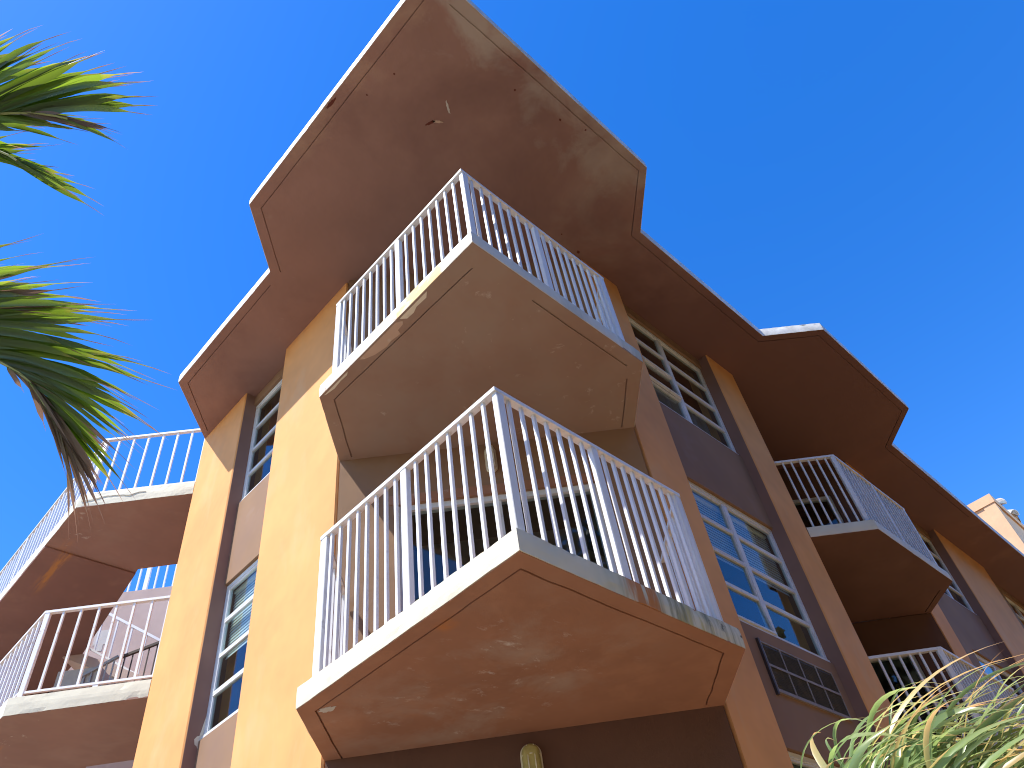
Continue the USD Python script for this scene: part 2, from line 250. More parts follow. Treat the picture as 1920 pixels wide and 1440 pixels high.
def leaf_mat(name, ramp, trans, rough=0.35):
    """ramp along the leaf (st.y); st.x is a random number of the leaf that shifts tone."""
    return usdkit.material(stage, '/World/Looks/' + name, {
        'uv': ('uvmap', {'attribute': 'st'}), 's': ('separate_xyz', {}), 'g': ('geometry', {}), 'n': ('noise_texture', {'scale': 9.0, 'detail': 4.0}),
        'a': ('math', {'math_type': 'multiply_add', 'value2': 0.3, 'value3': -0.17}), 'b': ('math', {'math_type': 'add'}), 'r': ('rgb_ramp', {'ramp': ramp}),
        'hv': ('map_range', {'from_min': 0.0, 'from_max': 1.0, 'to_min': 0.62, 'to_max': 1.35}), 'h': ('hsv', {'hue': 0.5, 'saturation': 1.0, 'fac': 1.0}),
        'p': ('principled_bsdf', {'roughness': rough, 'specular_ior_level': 0.5}), 't': ('translucent_bsdf', {}), 'h2': ('hsv', {'hue': 0.48, 'saturation': 1.12, 'value': 3.0, 'fac': 1.0}), 'm': ('mix_closure', {'fac': trans})},
        [('uv.UV', 's.vector'), ('g.position', 'n.vector'), ('n.fac', 'a.value1'), ('a.value', 'b.value1'), ('s.y', 'b.value2'), ('b.value', 'r.fac'), ('s.x', 'hv.value'), ('hv.result', 'h.value'), ('r.color', 'h.color'),
         ('h.color', 'p.base_color'), ('h.color', 'h2.color'), ('h2.color', 't.color'), ('p.BSDF', 'm.closure1'), ('t.BSDF', 'm.closure2')], surface='m.closure')
M['frond'] = leaf_mat('palm_leaflet', [(0.0, (0.055, 0.10, 0.018)), (0.70, (0.075, 0.125, 0.022)), (0.82, (0.15, 0.14, 0.035)), (0.86, (0.13, 0.085, 0.055)), (1.0, (0.19, 0.14, 0.10))], 0.55)
M['frond_dry'] = leaf_mat('dry_palm_leaflet', [(0.0, (0.075, 0.075, 0.03)), (0.25, (0.11, 0.085, 0.05)), (0.6, (0.13, 0.09, 0.06)), (1.0, (0.17, 0.12, 0.085))], 0.3, 0.6)
M['rachis'] = paint('palm_leaf_stalk', (0.17, 0.19, 0.06), (), 0.4, ())
M['strap'] = leaf_mat('strap_leaf', [(0.0, (0.11, 0.17, 0.06)), (0.6, (0.155, 0.22, 0.085)), (0.85, (0.24, 0.27, 0.12)), (0.97, (0.36, 0.29, 0.13)), (1.0, (0.34, 0.20, 0.09))], 0.35, 0.28)
M['strap_pale'] = leaf_mat('yellowing_strap_leaf', [(0.0, (0.22, 0.24, 0.09)), (0.4, (0.36, 0.33, 0.14)), (0.75, (0.45, 0.33, 0.15)), (1.0, (0.34, 0.20, 0.09))], 0.3, 0.35)

# ------------------------------------------------------------------ ground
GROUND = -3.75
def sheet(x0, x1, y0, y1, z): return trimesh.Trimesh([[x0, y0, z], [x1, y0, z], [x1, y1, z], [x0, y1, z]], [[0, 1, 2], [0, 2, 3]], process=False)
tag(obj('ground', sheet(-400, 400, -400, 400, GROUND), M['paving']), 'pale sunlit paving round the building', kind='structure')
tag(obj('lawn', sheet(1.6, 60, -14, 0.55, GROUND+0.004), M['grass']), 'dark planted bed along the shaded front', kind='structure')

# trees across the lawn, behind the person who took the photo
M['tree_leaf'] = paint('broad_dry_leaf', (0.12, 0.105, 0.045), (), 0.6, ())
def tree_row():
    c = []
    for k in range(16):
        p = np.array([-4+3.4*k+nrng.uniform(-0.6, 0.6), -8.8+nrng.uniform(-1, 1), 0]) if k < 14 else np.array([[-6.0, -7.0, 0], [-9.0, -6.0, 0]][k-14]); h = nrng.uniform(12.5, 15)
        u = nrng.normal(size=(3200, 3)); u /= np.linalg.norm(u, axis=1)[:, None]; u *= nrng.random((3200, 1))**0.4
        c.append(p+[0, 0, GROUND+h*0.5]+u*[2.4, 1.8, h*0.5])
    c = np.vstack(c); n = len(c); a = nrng.normal(size=(n, 3)); a /= np.linalg.norm(a, axis=1)[:, None]; b = np.cross(a, nrng.normal(size=(n, 3))); b /= np.linalg.norm(b, axis=1)[:, None]
    V = np.stack([c-a*0.28, c+b*0.17, c+a*0.28, c-b*0.17], 1).reshape(-1, 3); i = np.arange(n)[:, None]*4
    return trimesh.Trimesh(V, np.vstack([i+[0, 1, 2], i+[0, 2, 3]]), process=False)
tag(obj('tree_line', tree_row(), M['tree_leaf']), 'dense dark trees across the lawn, outside the picture', kind='stuff')

# ------------------------------------------------------------------ the apartment building
A_, F = 2.02, 0.60                 # length of a corner balcony's side, front plane of the pilasters
K = 3.22                           # chamfered corner wall: x + y = K
ZS = 5.495                         # roof soffit
DP, DW = 0.735, 0.80               # planes of wall panels and of windows
B = thing('apartment_building', 'three-storey orange and mauve stucco apartment building with jutting flat roof and chamfered corner', 'building')
# pilasters
def pil(poly, lab=None): obj('pilaster', prism(chamfer(poly, 0.012), GROUND, ZS+0.02), M['orange'], B, label=lab)
pil(P((F, 5.0), (F, 6.14), (1.0, 6.14), (1.0, 5.0)), 'leftmost sunlit orange pilaster beside the walkways')
pil(P((F, K-F), (F, 4.02), (1.0, 4.02), (1.0, K-0.72), (F+0.03, K-F+0.05)), 'broad sunlit orange pilaster left of the corner balconies')
pil(P((K-F, F), (K-F+0.05, F+0.03), (K-0.72, 1.0), (3.35, 1.0), (3.35, F)), 'shaded orange pilaster right of the corner balconies')
pil(P((5.31, F), (5.98, F), (5.98, 1.0), (5.31, 1.0)), 'shaded orange pilaster right of the first window bay')
pil(P((9.38, F), (10.05, F), (10.05, 1.0), (9.7, 1.0), (9.43, F+0.03)), None)
pil(P((12.98, F), (15.5, F), (15.5, 1.0), (12.98, 1.0)), None)
pil(P((18.3, F), (24.0, F), (24.0, 1.0), (18.3, 1.0)), None)
# wall panels (spandrels) between the pilasters: (z0, z1)
SPANS = [(GROUND, -1.75), (-0.22, 0.885), (2.555, 3.66), (5.335, ZS+0.02)]
for (z0, z1) in SPANS:
    obj('wall_panel', bx(DP, DP+0.16, 4.02, 5.0, z0, z1), M['mauve'], B)
    obj('wall_panel', bx(3.35, 5.31, DP, DP+0.16, z0, z1), M['mauve'], B)
    obj('wall_panel', bx(11.1, 12.98, DP, DP+0.16, z0, z1), M['mauve'], B)
    obj('wall_panel', bx(16.6, 18.3, DP, DP+0.16, z0, z1), M['mauve'], B)
obj('wall_panel', bx(10.05, 11.1, DP, DP+0.163, GROUND, ZS+0.02), M['mauve'], B)
obj('wall_panel', bx(15.5, 16.6, DP, DP+0.163, GROUND, ZS+0.02), M['mauve'], B)
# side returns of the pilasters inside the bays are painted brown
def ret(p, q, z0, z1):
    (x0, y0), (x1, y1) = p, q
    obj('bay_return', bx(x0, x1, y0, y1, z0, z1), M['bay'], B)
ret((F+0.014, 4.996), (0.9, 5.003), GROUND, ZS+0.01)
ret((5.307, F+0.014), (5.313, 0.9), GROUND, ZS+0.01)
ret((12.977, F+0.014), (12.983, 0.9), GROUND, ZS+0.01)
# chamfered corner wall and the recess wall of the second balcony bay, both on diagonals, with sliding doors
def diag_wall(k, x0, x1, z0, z1, d=0.14, inset=0.0):
    k += inset; return prism(P((x0, k-x0), (x1, k-x1), (x1+d*0.7071, k-x1+d*0.7071), (x0+d*0.7071, k-x0+d*0.7071)), z0, z1)
def bar_d(k, x0, x1, z0, z1, t, off=0.0):
    """A box standing in a diagonal wall plane x + y = k, face set out by off."""
    o = -off*0.7071; return prism(P((x0+o, k-x0+o), (x1+o, k-x1+o), (x1+o+t*0.7071, k-x1+o+t*0.7071), (x0+o+t*0.7071, k-x0+o+t*0.7071)), z0, z1)
def sliding_door(k, x0, x1, z0, z1, mat_room):
    fr = [bar_d(k, x0, x1, z1-0.055, z1, 0.08, -0.03), bar_d(k, x0, x0+0.04, z0, z1-0.056, 0.08, -0.03), bar_d(k, x1-0.04, x1, z0, z1-0.056, 0.08, -0.03), bar_d(k, x0+0.041, x1-0.041, z0, z0+0.04, 0.08, -0.03)]
    xm = (x0+x1)/2
    fr += [bar_d(k, xm-0.022, xm+0.022, z0+0.041, z1-0.056, 0.05, -0.04)]
    f = obj('sliding_door', fr, M['alu'], B)
    for a, b, o in ((x0+0.041, xm-0.023, -0.062), (xm+0.023, x1-0.041, -0.066)):
        obj('pane', bar_d(k, a, b, z0+0.041, z1-0.056, 0.006, o), M['glass'], f)
DX0, DX1 = 0.98, 2.26
for zf, zt in ((0.0, 2.6), (2.75, ZS+0.02)):
    obj('corner_wall', [diag_wall(K, F+0.004, DX0, zf-0.1, zt), diag_wall(K, DX1, K-F-0.004, zf-0.1, zt), diag_wall(K, DX0, DX1, zf+2.0, zt)], M['mauve'], B)
    obj('lintel', bar_d(K, DX0-0.05, DX1+0.02, zf+2.001, zf+2.10, 0.03, 0.008), M['soffit_low'], B, label='rust-brown strip over the corner balcony door')
    sliding_door(K, DX0, DX1, zf, zf+2.0, None)
obj('corner_wall', diag_wall(K, F+0.004, K-F-0.004, GROUND, -0.13), M['brown'], B)
K2 = 9.98
for zf, zt in ((0.0, 2.6), (2.75, ZS+0.02)):
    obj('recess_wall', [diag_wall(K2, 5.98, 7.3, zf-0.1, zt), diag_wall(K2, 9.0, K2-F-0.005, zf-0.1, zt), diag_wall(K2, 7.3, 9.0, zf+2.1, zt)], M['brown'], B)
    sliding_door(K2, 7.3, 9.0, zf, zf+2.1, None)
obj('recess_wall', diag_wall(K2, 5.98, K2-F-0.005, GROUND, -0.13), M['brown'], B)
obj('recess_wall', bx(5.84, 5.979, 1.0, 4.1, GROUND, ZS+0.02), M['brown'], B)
# end wall by the stairs and the far walls
obj('end_wall', [bx(1.0, 8.0, 6.0, 6.14, GROUND, ZS+0.02)], M['orange'], B)
obj('back_wall', [bx(8.0, 8.14, 6.0, 9.0, GROUND, ZS+0.02), bx(8.0, 24.0, 9.0, 9.14, GROUND, ZS+0.02)], M['orange'], B)
# inner walls and floors seen through the glass
inner = [bx(2.1, 2.16, 3.4, 6.0, GROUND, ZS), bx(3.3, 5.84, 2.3, 2.36, GROUND, ZS), bx(10.0, 24.0, 2.6, 2.66, GROUND, ZS), diag_wall(K+2.2, 2.1, 3.4, GROUND, ZS, 0.06), diag_wall(K2+2.4, 7.0, 10.2, GROUND, ZS, 0.06)]
obj('inner_wall', inner, M['room'], B)
inside = P((0.9, 6.0), (0.9, 2.5), (2.5, 0.9), (5.9, 0.9), (5.9, 4.2), (9.5, 0.9), (24, 0.9), (24, 9), (8, 9), (8, 6))
for z in (-0.15, 2.6): obj('inner_floor', prism(inside, z, z+0.13), M['dark_room'], B)

# windows: four rows of awning panes
def window(origin, u, n, width, z0, z1, cols, open_panes=(), blind_rows=0, curtain=None, rows=4):
    """origin: left end on the wall line (x, y); u: direction to the right; n: outward normal."""
    o, u, n = np.array(origin, float), np.array(u, float), np.array(n, float)
    def pt(s, d, z): q = o+u*s+n*d; return (q[0], q[1], z)
    def b2(s0, s1, d0, d1, za, zb):
        a, b = pt(s0, d0, za), pt(s1, d1, zb); return bx(a[0], b[0], a[1], b[1], za, zb)
    fr = [b2(0, width, -0.03, 0.03, z1-0.045, z1), b2(0, width, -0.03, 0.045, z0, z0+0.04), b2(0, 0.045, -0.028, 0.028, z0+0.041, z1-0.046), b2(width-0.045, width, -0.028, 0.028, z0+0.041, z1-0.046)]
    cw = width/cols
    for c in range(1, cols): fr.append(b2(c*cw-0.035, c*cw+0.035, -0.026, 0.026, z0+0.041, z1-0.046))
    H = (z1-z0-0.086)/rows
    f = obj('window', fr, M['alu'], B)
    for c in range(cols):
        s0, s1 = c*cw+(0.046 if c == 0 else 0.036), (c+1)*cw-(0.046 if c == cols-1 else 0.036)
        for r in range(rows):
            za, zb = z0+0.041+r*H, z0+0.041+(r+1)*H
            tilt = open_panes.get((c, r), rng.uniform(-0.006, 0.004)) if open_panes else rng.uniform(-0.006, 0.004)
            # sash: two rails and two stiles with a pane, hung from its top edge
            parts = [b2(s0, s1, -0.014, 0.022, zb-0.022, zb-0.001), b2(s0, s1, -0.014, 0.022, za+0.001, za+0.022), b2(s0, s0+0.018, -0.012, 0.02, za+0.0225, zb-0.0225), b2(s1-0.018, s1, -0.012, 0.02, za+0.0225, zb-0.0225)]
            pane = b2(s0+0.018, s1-0.018, -0.002, 0.003, za+0.022, zb-0.022)
            sash = trimesh.util.concatenate(parts)
            hinge = np.array(pt(0, 0, zb)); axis = np.array([u[0], u[1], 0.0])
            T = trimesh.transformations.rotation_matrix(tilt, axis, hinge)
            sash.apply_transform(T); pane.apply_transform(T)
            obj('sash', sash, M['alu'], f); obj('pane', pane, M['glass'], f)
    if blind_rows:
        zt = z1-0.05; zb = z1-0.05-blind_rows*H
        bl = obj('window_blind', [b2(0.03, width-0.03, -0.085, -0.045, zt-0.03, zt)], M['blind'], B)
        k = 0; z = zt-0.05
        while z > zb:
            a, b = pt(0.04, -0.065, z), pt(width-0.04, -0.065, z)
            obj('slat', bar(a, b, 0.045, 0.002, up=(n[0]*0.96, n[1]*0.96, 0.28)), M['blind'], bl); z -= 0.038
    if curtain:
        s0, s1, za, zb = curtain; pts = [pt(s0+(s1-s0)*t, -0.2+0.03*math.sin(t*40), 0)[:2] for t in np.linspace(0, 1, 60)]
        obj('curtain', prism(LineString(pts).buffer(0.004), za, zb), M['curtain'], B)
LEFTW = dict(origin=(DW, 5.0), u=(0, -1), n=(-1, 0), width=0.98, cols=1)
window(**LEFTW, z0=0.89, z1=2.55, blind_rows=2); window(**LEFTW, z0=3.67, z1=5.33); window(**LEFTW, z0=-1.745, z1=-0.225)
RW = dict(origin=(3.35, DW), u=(1, 0), n=(0, -1), width=1.96, cols=2)
window(**RW, z0=0.89, z1=2.55, blind_rows=2, open_panes={(0, 0): -0.09})
window(**RW, z0=3.67, z1=5.33, curtain=(0.1, 1.9, 3.7, 4.5), open_panes={(0, 1): -0.10, (0, 2): -0.05})
window(**RW, z0=-1.745, z1=-0.225)
for z0, z1 in ((0.89, 2.55), (3.67, 5.33), (-1.745, -0.225)):
    window(origin=(11.1, DW), u=(1, 0), n=(0, -1), width=1.88, cols=2, z0=z0, z1=z1)
    window(origin=(16.6, DW), u=(1, 0), n=(0, -1), width=1.7, cols=2, z0=z0, z1=z1)

# roof
EL, ER = -0.835, -0.745
roof_edge = [(F, 6.13), (-0.19, 5.34), (-0.19, 3.08), (EL, 2.437), (EL, ER), (2.337, ER), (2.95, -0.13), (5.70, -0.13), (6.33, -0.76), (9.07, -0.76), (9.70, -0.13), (24.1, -0.13)]
roof_poly = Polygon(roof_edge + [(24.1, 9.3), (7.9, 9.3), (7.9, 6.13)])
def inset_groove(line, d, seed, amp=0.004, w=0.006): return (wobble(offset_line(line, -d), amp, 0.03, seed), w)
g1 = [inset_groove(roof_edge[1:4], 0.11, 3), inset_groove(roof_edge[:2], 0.1, 4)]
core = [(-0.095, 3.01), (-0.715, 2.395), (-0.71, -0.56)]
gl = [(wobble([(0.55, 5.96), (-0.09, 5.28), (-0.09, 3.25)], 0.004, 0.03, 3), 0.006), (wobble(core, 0.004, 0.03, 5), 0.006), (wobble([(-0.5, -0.62), (2.29, -0.66), (2.90, -0.03), (5.74, -0.03), (6.38, -0.66), (9.02, -0.66), (9.66, -0.03), (13.2, -0.03)], 0.005, 0.03, 6), 0.006)]
roof = obj('roof', slab_mesh(roof_poly, ZS, ZS+0.135, gl), M['soffit_roof'], B)
obj('roof_edge', ribbon(roof_edge, ZS+0.003, ZS+0.15, 0.008, 0.005, 0.004, seed=2, ragged=0.005), M['fascia_roof'], roof)
# flakes, holes and stains with a shape of their own on the soffits
def patch(parent, poly, z, mat, t=0.003): obj('peeled_patch', prism(poly.simplify(0.002), z-t, z+0.002), mat, parent)
for cx, cy, rx, ry, an, sd, mt in ((0.135, 0.17, 0.07, 0.012, 0.6, 3, 'chalk'), (0.10, 0.42, 0.05, 0.016, 2.0, 5, 'rust'), (0.15, 0.36, 0.055, 0.014, 2.5, 6, 'primer')):
    patch(roof, blob(cx, cy, rx, ry, an, sd), ZS, M[mt])
for cx, cy, r in ((0.55, -0.42, 0.013), (1.15, -0.5, 0.014), (2.55, 0.55, 0.022), (2.2, 0.5, 0.010), (1.45, -0.6, 0.011), (-0.5, 0.25, 0.012), (-0.58, 0.6, 0.01)):
    obj('spall_hole', prism(blob(cx, cy, r, r*0.8, 0.3, int(1000*cx)+900), ZS-0.002, ZS+0.002), M['rust'], roof)
patch(roof, blob(-0.805, 0.90, 0.016, 0.075, 0.05, 21), ZS, M['rust'])

# balcony slabs
def corner_slab(zt, t, soff, fasc, seed, grooves, dx=0.0):
    e = [(F, K-F), (dx, A_), (dx, dx), (A_, dx), (K-F, F)]
    poly = Polygon(e + [(K-F+0.1, F+0.1), (F+0.1, K-F+0.1)])
    s = obj('balcony_slab', slab_mesh(poly, zt-t, zt-0.004, grooves), soff, B)
    obj('slab_edge', ribbon(e, zt-t+0.004, zt, 0.007, 0.005, 0.007, seed=seed, ragged=0.004), fasc, s)
    return s
low = corner_slab(0.0, 0.142, M['soffit_low'], M['fascia_low'], 5, [(wobble([(0.69, 2.54), (0.113, 1.985), (0.115, 0.115), (1.935, 0.113), (2.49, 0.67)], 0.007, 0.02, 11), 0.0065)])
up = corner_slab(2.75, 0.15, M['soffit_up'], M['fascia_up'], 8, [(wobble([(0.66, 2.51), (0.10, 1.965), (0.135, 0.16)], 0.006, 0.02, 12), 0.0065), (wobble([(0.73, 0.10), (1.935, 0.105)], 0.007, 0.02, 13), 0.0065), (wobble([(2.06, 0.21), (2.52, 0.675)], 0.006, 0.02, 14), 0.0065)], -0.015)
patch(up, P((0.0, 0.95), (0.03, 0.9), (0.055, 0.93), (0.06, 1.0), (0.10, 1.02), (0.085, 1.13), (0.095, 1.2), (0.07, 1.33), (0.03, 1.42), (0.0, 1.45)), 2.6, M['primer'])
patch(up, P((0.0, 0.55), (0.035, 0.6), (0.03, 0.72), (0.05, 0.78), (0.045, 0.86), (0.0, 0.9)), 2.6, M['bare'])
patch(up, P((0.0, 1.62), (0.02, 1.66), (0.015, 1.75), (0.025, 1.85), (0.01, 1.95), (0.0, 1.97)), 2.6, M['bare'])
patch(low, blob(0.16, 1.93, 0.03, 0.055, 0.3, 31), -0.142, M['chalk'], 0.002)
def side_slab(zt, t, seed):
    e = [(5.985, F-0.0), (6.59, 0.0), (8.78, 0.0), (9.375, F-0.005)]
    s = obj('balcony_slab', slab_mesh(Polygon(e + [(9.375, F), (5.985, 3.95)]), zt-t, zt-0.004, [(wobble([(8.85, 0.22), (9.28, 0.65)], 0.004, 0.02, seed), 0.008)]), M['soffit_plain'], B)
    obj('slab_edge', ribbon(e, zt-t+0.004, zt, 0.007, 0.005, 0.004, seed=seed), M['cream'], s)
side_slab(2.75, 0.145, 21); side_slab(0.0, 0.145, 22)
# bare plaster where the render has fallen off beside the lower left window
pm = prism(P((0.788, 1.22), (0.790, 0.90), (0.742, 0.80), (0.725, 0.835), (0.70, 0.85), (0.69, 0.895), (0.712, 0.925), (0.735, 0.935), (0.748, 1.00), (0.765, 1.10)), 0, 0.002)
pm.vertices = np.c_[pm.vertices[:, 0], 4.9945+pm.vertices[:, 2]*0.5, pm.vertices[:, 1]]; pm.fix_normals()
obj('peeled_patch', pm, M['bare'], B)

# ------------------------------------------------------------------ railings
def railing(label, group, line, zf, h, bal, posts, mat, bottom=None, bw=0.024, pw=0.06, rail_w=0.052, rail_h=0.03, ends=(True, True)):
    """line: 2D points; bal: per segment number of balusters; posts: per segment list of (parameter, width)."""
    t = thing('balcony_railing', label, 'railing', group)
    line = np.asarray(line, float)
    off = [rail_w/2]*2
    zr = zf+h
    # the handrail runs on mitred
    a, b = offset_line(line, rail_w/2), offset_line(line, -rail_w/2)
    hand = Polygon(list(map(tuple, a)) + list(map(tuple, b[::-1])))
    obj('top_rail', prism(hand, zr-rail_h, zr), mat, t)
    z0 = zf-0.01
    if bottom:
        a, b = offset_line(line, 0.016), offset_line(line, -0.016)
        obj('bottom_rail', prism(Polygon(list(map(tuple, a)) + list(map(tuple, b[::-1]))), zf+bottom, zf+bottom+0.025), mat, t)
    for i in range(len(line)-1):
        p, q = line[i], line[i+1]; d = (q-p)/np.linalg.norm(q-p)
        ps = posts[i]; stops = [0.0] + [s for s, _ in ps] + [1.0]
        def stand(c, w, za, w2=None):
            w2 = w2 or w; s = rot2(d); cc = [c+d*w/2*e+s*w2/2*f for e, f in ((-1, -1), (1, -1), (1, 1), (-1, 1))]
            return prism(chamfer(Polygon(cc), min(w, w2)*0.1), za, zr-rail_h)
        for s, w in ps: obj('post', stand(p+(q-p)*s, w, z0, 0.045), mat, t)
        n = bal[i]
        cuts = sorted([s for s, _ in ps if 0.05 < s < 0.95]); segs = list(zip([0.0]+cuts, cuts+[1.0]))
        for (s0, s1) in segs:
            m = max(1, round(n*(s1-s0)))
            for k in range(1, m+1):
                s = s0+(s1-s0)*k/(m+1)
                jit = rng.uniform(-0.002, 0.002)
                obj('baluster', stand(p+(q-p)*s+d*jit, bw, (zf+bottom+0.02) if bottom else z0), mat, t)
            if bottom and s1-s0 > 0.5 and np.linalg.norm(q-p) > 1:
                for s in ((s0+s1)/2,): obj('foot', stand(p+(q-p)*s, 0.05, z0)if False else prism(Polygon([p+(q-p)*s+d*0.03*e+rot2(d)*0.012*f for e, f in ((-1, -1), (1, -1), (1, 1), (-1, 1))]), z0, zf+bottom+0.002), mat, t)
    return t
def corner_railing(zf, label, h=1.087):
    r = 0.047; e = 1.90; s = (K-e-r)/2-0.02
    railing(label, None, [(r+s, e+s), (r, e), (r, r), (e, r), (e+s, r+s)], zf, h, [6, 15, 15, 6],
            [[(0.985, 0.05)], [(0.018, 0.06), (0.515, 0.062)], [(0.012, 0.066), (0.485, 0.062), (0.982, 0.06)], [(0.015, 0.05)]], M['white'])
corner_railing(0.0, 'white metal railing round the lower corner balcony, sunlit, in the middle of the photo')
corner_railing(2.75, 'white metal railing round the upper corner balcony, right under the roof')
def side_railing(zf, label):
    railing(label, None, [(6.03, 0.635), (6.60, 0.06), (8.70, 0.06), (9.27, 0.63)], zf, 1.09, [6, 17, 6], [[(0.985, 0.06)], [(0.5, 0.055), (0.985, 0.06)], []], M['white_far'], bw=0.022)
side_railing(2.75, 'shaded white railing of the upper side balcony on the right front'); side_railing(0.0, 'shaded white railing of the lower side balcony, behind the strap-leaved plant')

# ------------------------------------------------------------------ wall lights and air conditioner
def wall_light(x, z, label, mat, w=0.115, h=0.27):
    """A caged bulkhead light on the chamfered corner wall."""
    y = K-x; t = thing('wall_light', label, 'wall light')
    def place(m):
        m.apply_transform(np.array([[0.7071, 0, -0.7071, x], [-0.7071, 0, -0.7071, y], [0, 1, 0, z], [0, 0, 0, 1]])); m.fix_normals(); return m   # local x along the wall, y up, z out of the wall
    def pill(w, h, n=14):
        a = np.linspace(0, math.pi, n); r = w/2; c = h/2-r
        return Polygon([(r*math.cos(q), c+r*math.sin(q)) for q in a]+[(-r*math.cos(q), -c-r*math.sin(q)) for q in a])
    obj('base', place(trimesh.creation.extrude_polygon(pill(w, h), 0.03, engine='earcut')), M['cream'], t)
    layers = [(pill(w-0.02-2*k, h-0.02-2*k), 0.03+d) for k, d in ((0, 0), (0.002, 0.03), (0.008, 0.052), (0.02, 0.066), (0.036, 0.072))]
    V, fcs = [], []; n = len(layers[0][0].exterior.coords)-1
    for pg, d in layers: V += [(px, py, d) for px, py in list(pg.exterior.coords)[:n]]
    for a in range(len(layers)-1):
        for b in range(n): c = (b+1) % n; fcs += [[a*n+b, a*n+c, (a+1)*n+c], [a*n+b, (a+1)*n+c, (a+1)*n+b]]
    top = (len(layers)-1)*n; fcs += [[top, top+i, top+i+1] for i in range(1, n-1)]
    obj('glass_dome', place(trimesh.Trimesh(V, fcs, process=False)), mat, t, smooth=40)
    def wire(pts):
        return [bar(p, q, 0.006, 0.006, up=(0.3, 0.2, 1)) for p, q in zip(pts[:-1], pts[1:])]
    cage = []
    for sx in (-0.024, 0.024): cage += wire([(sx, -h/2+0.02, 0.03), (sx, -h/2+0.03, 0.09), (sx, 0, 0.106), (sx, h/2-0.03, 0.09), (sx, h/2-0.02, 0.03)])
    for sy in (-0.06, 0.06): cage += wire([(-w/2+0.01, sy, 0.03), (-w/2+0.015, sy, 0.075), (0, sy, 0.104), (w/2-0.015, sy, 0.075), (w/2-0.01, sy, 0.03)])
    obj('cage', place(trimesh.util.concatenate(cage)), M['cream'], t)
wall_light(1.61, -0.23-0.15, 'yellowed caged bulkhead light under the lower corner balcony', M['lamp_glass'], 0.15, 0.30)
wall_light(1.61, 2.385, 'pale caged bulkhead light above the sliding door of the lower corner balcony', M['lamp_pale'], 0.11, 0.29)
ac = thing('air_conditioner', 'through-wall air conditioner with dark gridded grille below the right lower window', 'air conditioner')
ax0, ax1, az0, az1, ay = 3.84, 5.12, 0.30, 0.735, DP
obj('casing', [bx(ax0, ax1, ay-0.02, ay+0.05, az0-0.03, az0), bx(ax0, ax1, ay-0.012, ay+0.05, az1, az1+0.012), bx(ax0-0.02, ax0, ay-0.02, ay+0.05, az0-0.03, az1+0.012), bx(ax1, ax1+0.015, ay-0.012, ay+0.05, az0-0.03, az1+0.012)], M['grille_bar'], ac)
obj('grille_mesh', bx(ax0, ax1, ay-0.005, ay+0.04, az0, az1), M['grille'], ac)
for k in (1, 2, 3): obj('grille_bar', bx(ax0+(ax1-ax0)*k/4-0.008, ax0+(ax1-ax0)*k/4+0.008, ay-0.014, ay-0.003, az0, az1), M['grille_bar'], ac)
obj('grille_bar', bx(ax0, ax1, ay-0.018, ay-0.0155, (az0+az1)/2-0.012, (az0+az1)/2+0.012), M['grille_bar'], ac)
for z in [az0+0.012+0.018*i for i in range(24)]:
    if z < az1-0.01: obj('louvre', bar((ax0, ay-0.006, z), (ax1, ay-0.006, z), 0.012, 0.002, up=(0, -0.6, 0.8)), M['grille'], ac)
obj('bracket', bx(ax0-0.05, ax0-0.022, ay-0.025, ay+0.02, az0-0.06, az1+0.02), M['dark_metal'], ac)

# ------------------------------------------------------------------ stair tower with its walkways
T = thing('stair_tower', 'open stair tower with two splayed walkways left of the apartment building', 'stairs')
ZU, ZL, TW = 4.72, 1.95, 0.2
wl = [(0.605, 6.15), (-0.46, 7.23), (-0.41, 16.0)]
def walkway(zt, seed, dark_from):
    poly = Polygon(wl + [(1.3, 16.0), (1.14, 10.9), (0.80, 8.15), (1.25, 7.68), (1.6, 7.3), (1.6, 6.16), (0.62, 6.16)])
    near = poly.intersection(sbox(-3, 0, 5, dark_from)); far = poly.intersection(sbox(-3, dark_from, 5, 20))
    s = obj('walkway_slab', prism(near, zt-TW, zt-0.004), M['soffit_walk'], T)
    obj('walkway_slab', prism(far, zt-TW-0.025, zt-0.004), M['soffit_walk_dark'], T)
    obj('slab_edge', ribbon(wl[::-1], zt-TW+0.004, zt, 0.007, 0.006, 0.008, seed=seed, ragged=0.006, step=0.04), M['cream'], s)
def crack_at(t, dz): return (0.605-(0.605+0.46)*t-0.012*0.7071, 6.15+1.08*t-0.012*0.7071, ZU-0.085+dz)
cpts = [crack_at(t, 0.05*(meshkit.fbm(np.array([[t*9, 0.3, 2.0]]), 3, 5)[0]-0.5)*2) for t in np.linspace(0.42, 0.97, 40)]
obj('crack', [bar(p, q, 0.005, 0.006) for p, q in zip(cpts[:-1], cpts[1:])], M['concrete'], T)
walkway(ZU, 31, 8.25); walkway(ZL, 32, 9.4)
KW = 13.0
obj('stair_wall', bar_d(KW, 1.2, 5.0, GROUND, 6.08, 0.15), M['pink'], T, label='sunlit pale pink wall behind the stairs')
obj('stair_wall', bx(1.25, 1.4, 11.75, 16.0, GROUND, 6.08), M['brown'], T)
obj('peeled_patch', prism(P(*[(1.40+0.4*t, KW-1.40-0.4*t) for t in (0, 1)], (1.402+0.4, KW-1.812), (1.39, KW-1.402)), 5.02, 5.34) if False else bar_d(KW, 1.45, 1.62, 5.05, 5.33, 0.01, 0.004), M['chalk'], T)
obj('peeled_patch', bar_d(KW, 1.50, 1.58, 4.93, 5.05, 0.01, 0.0045), M['chalk'], T)
obj('landing', prism(P((0.72, 10.30), (1.17, 9.85), (1.75, 10.43), (1.3, 10.88)), 3.56, 3.86), M['concrete'], T)
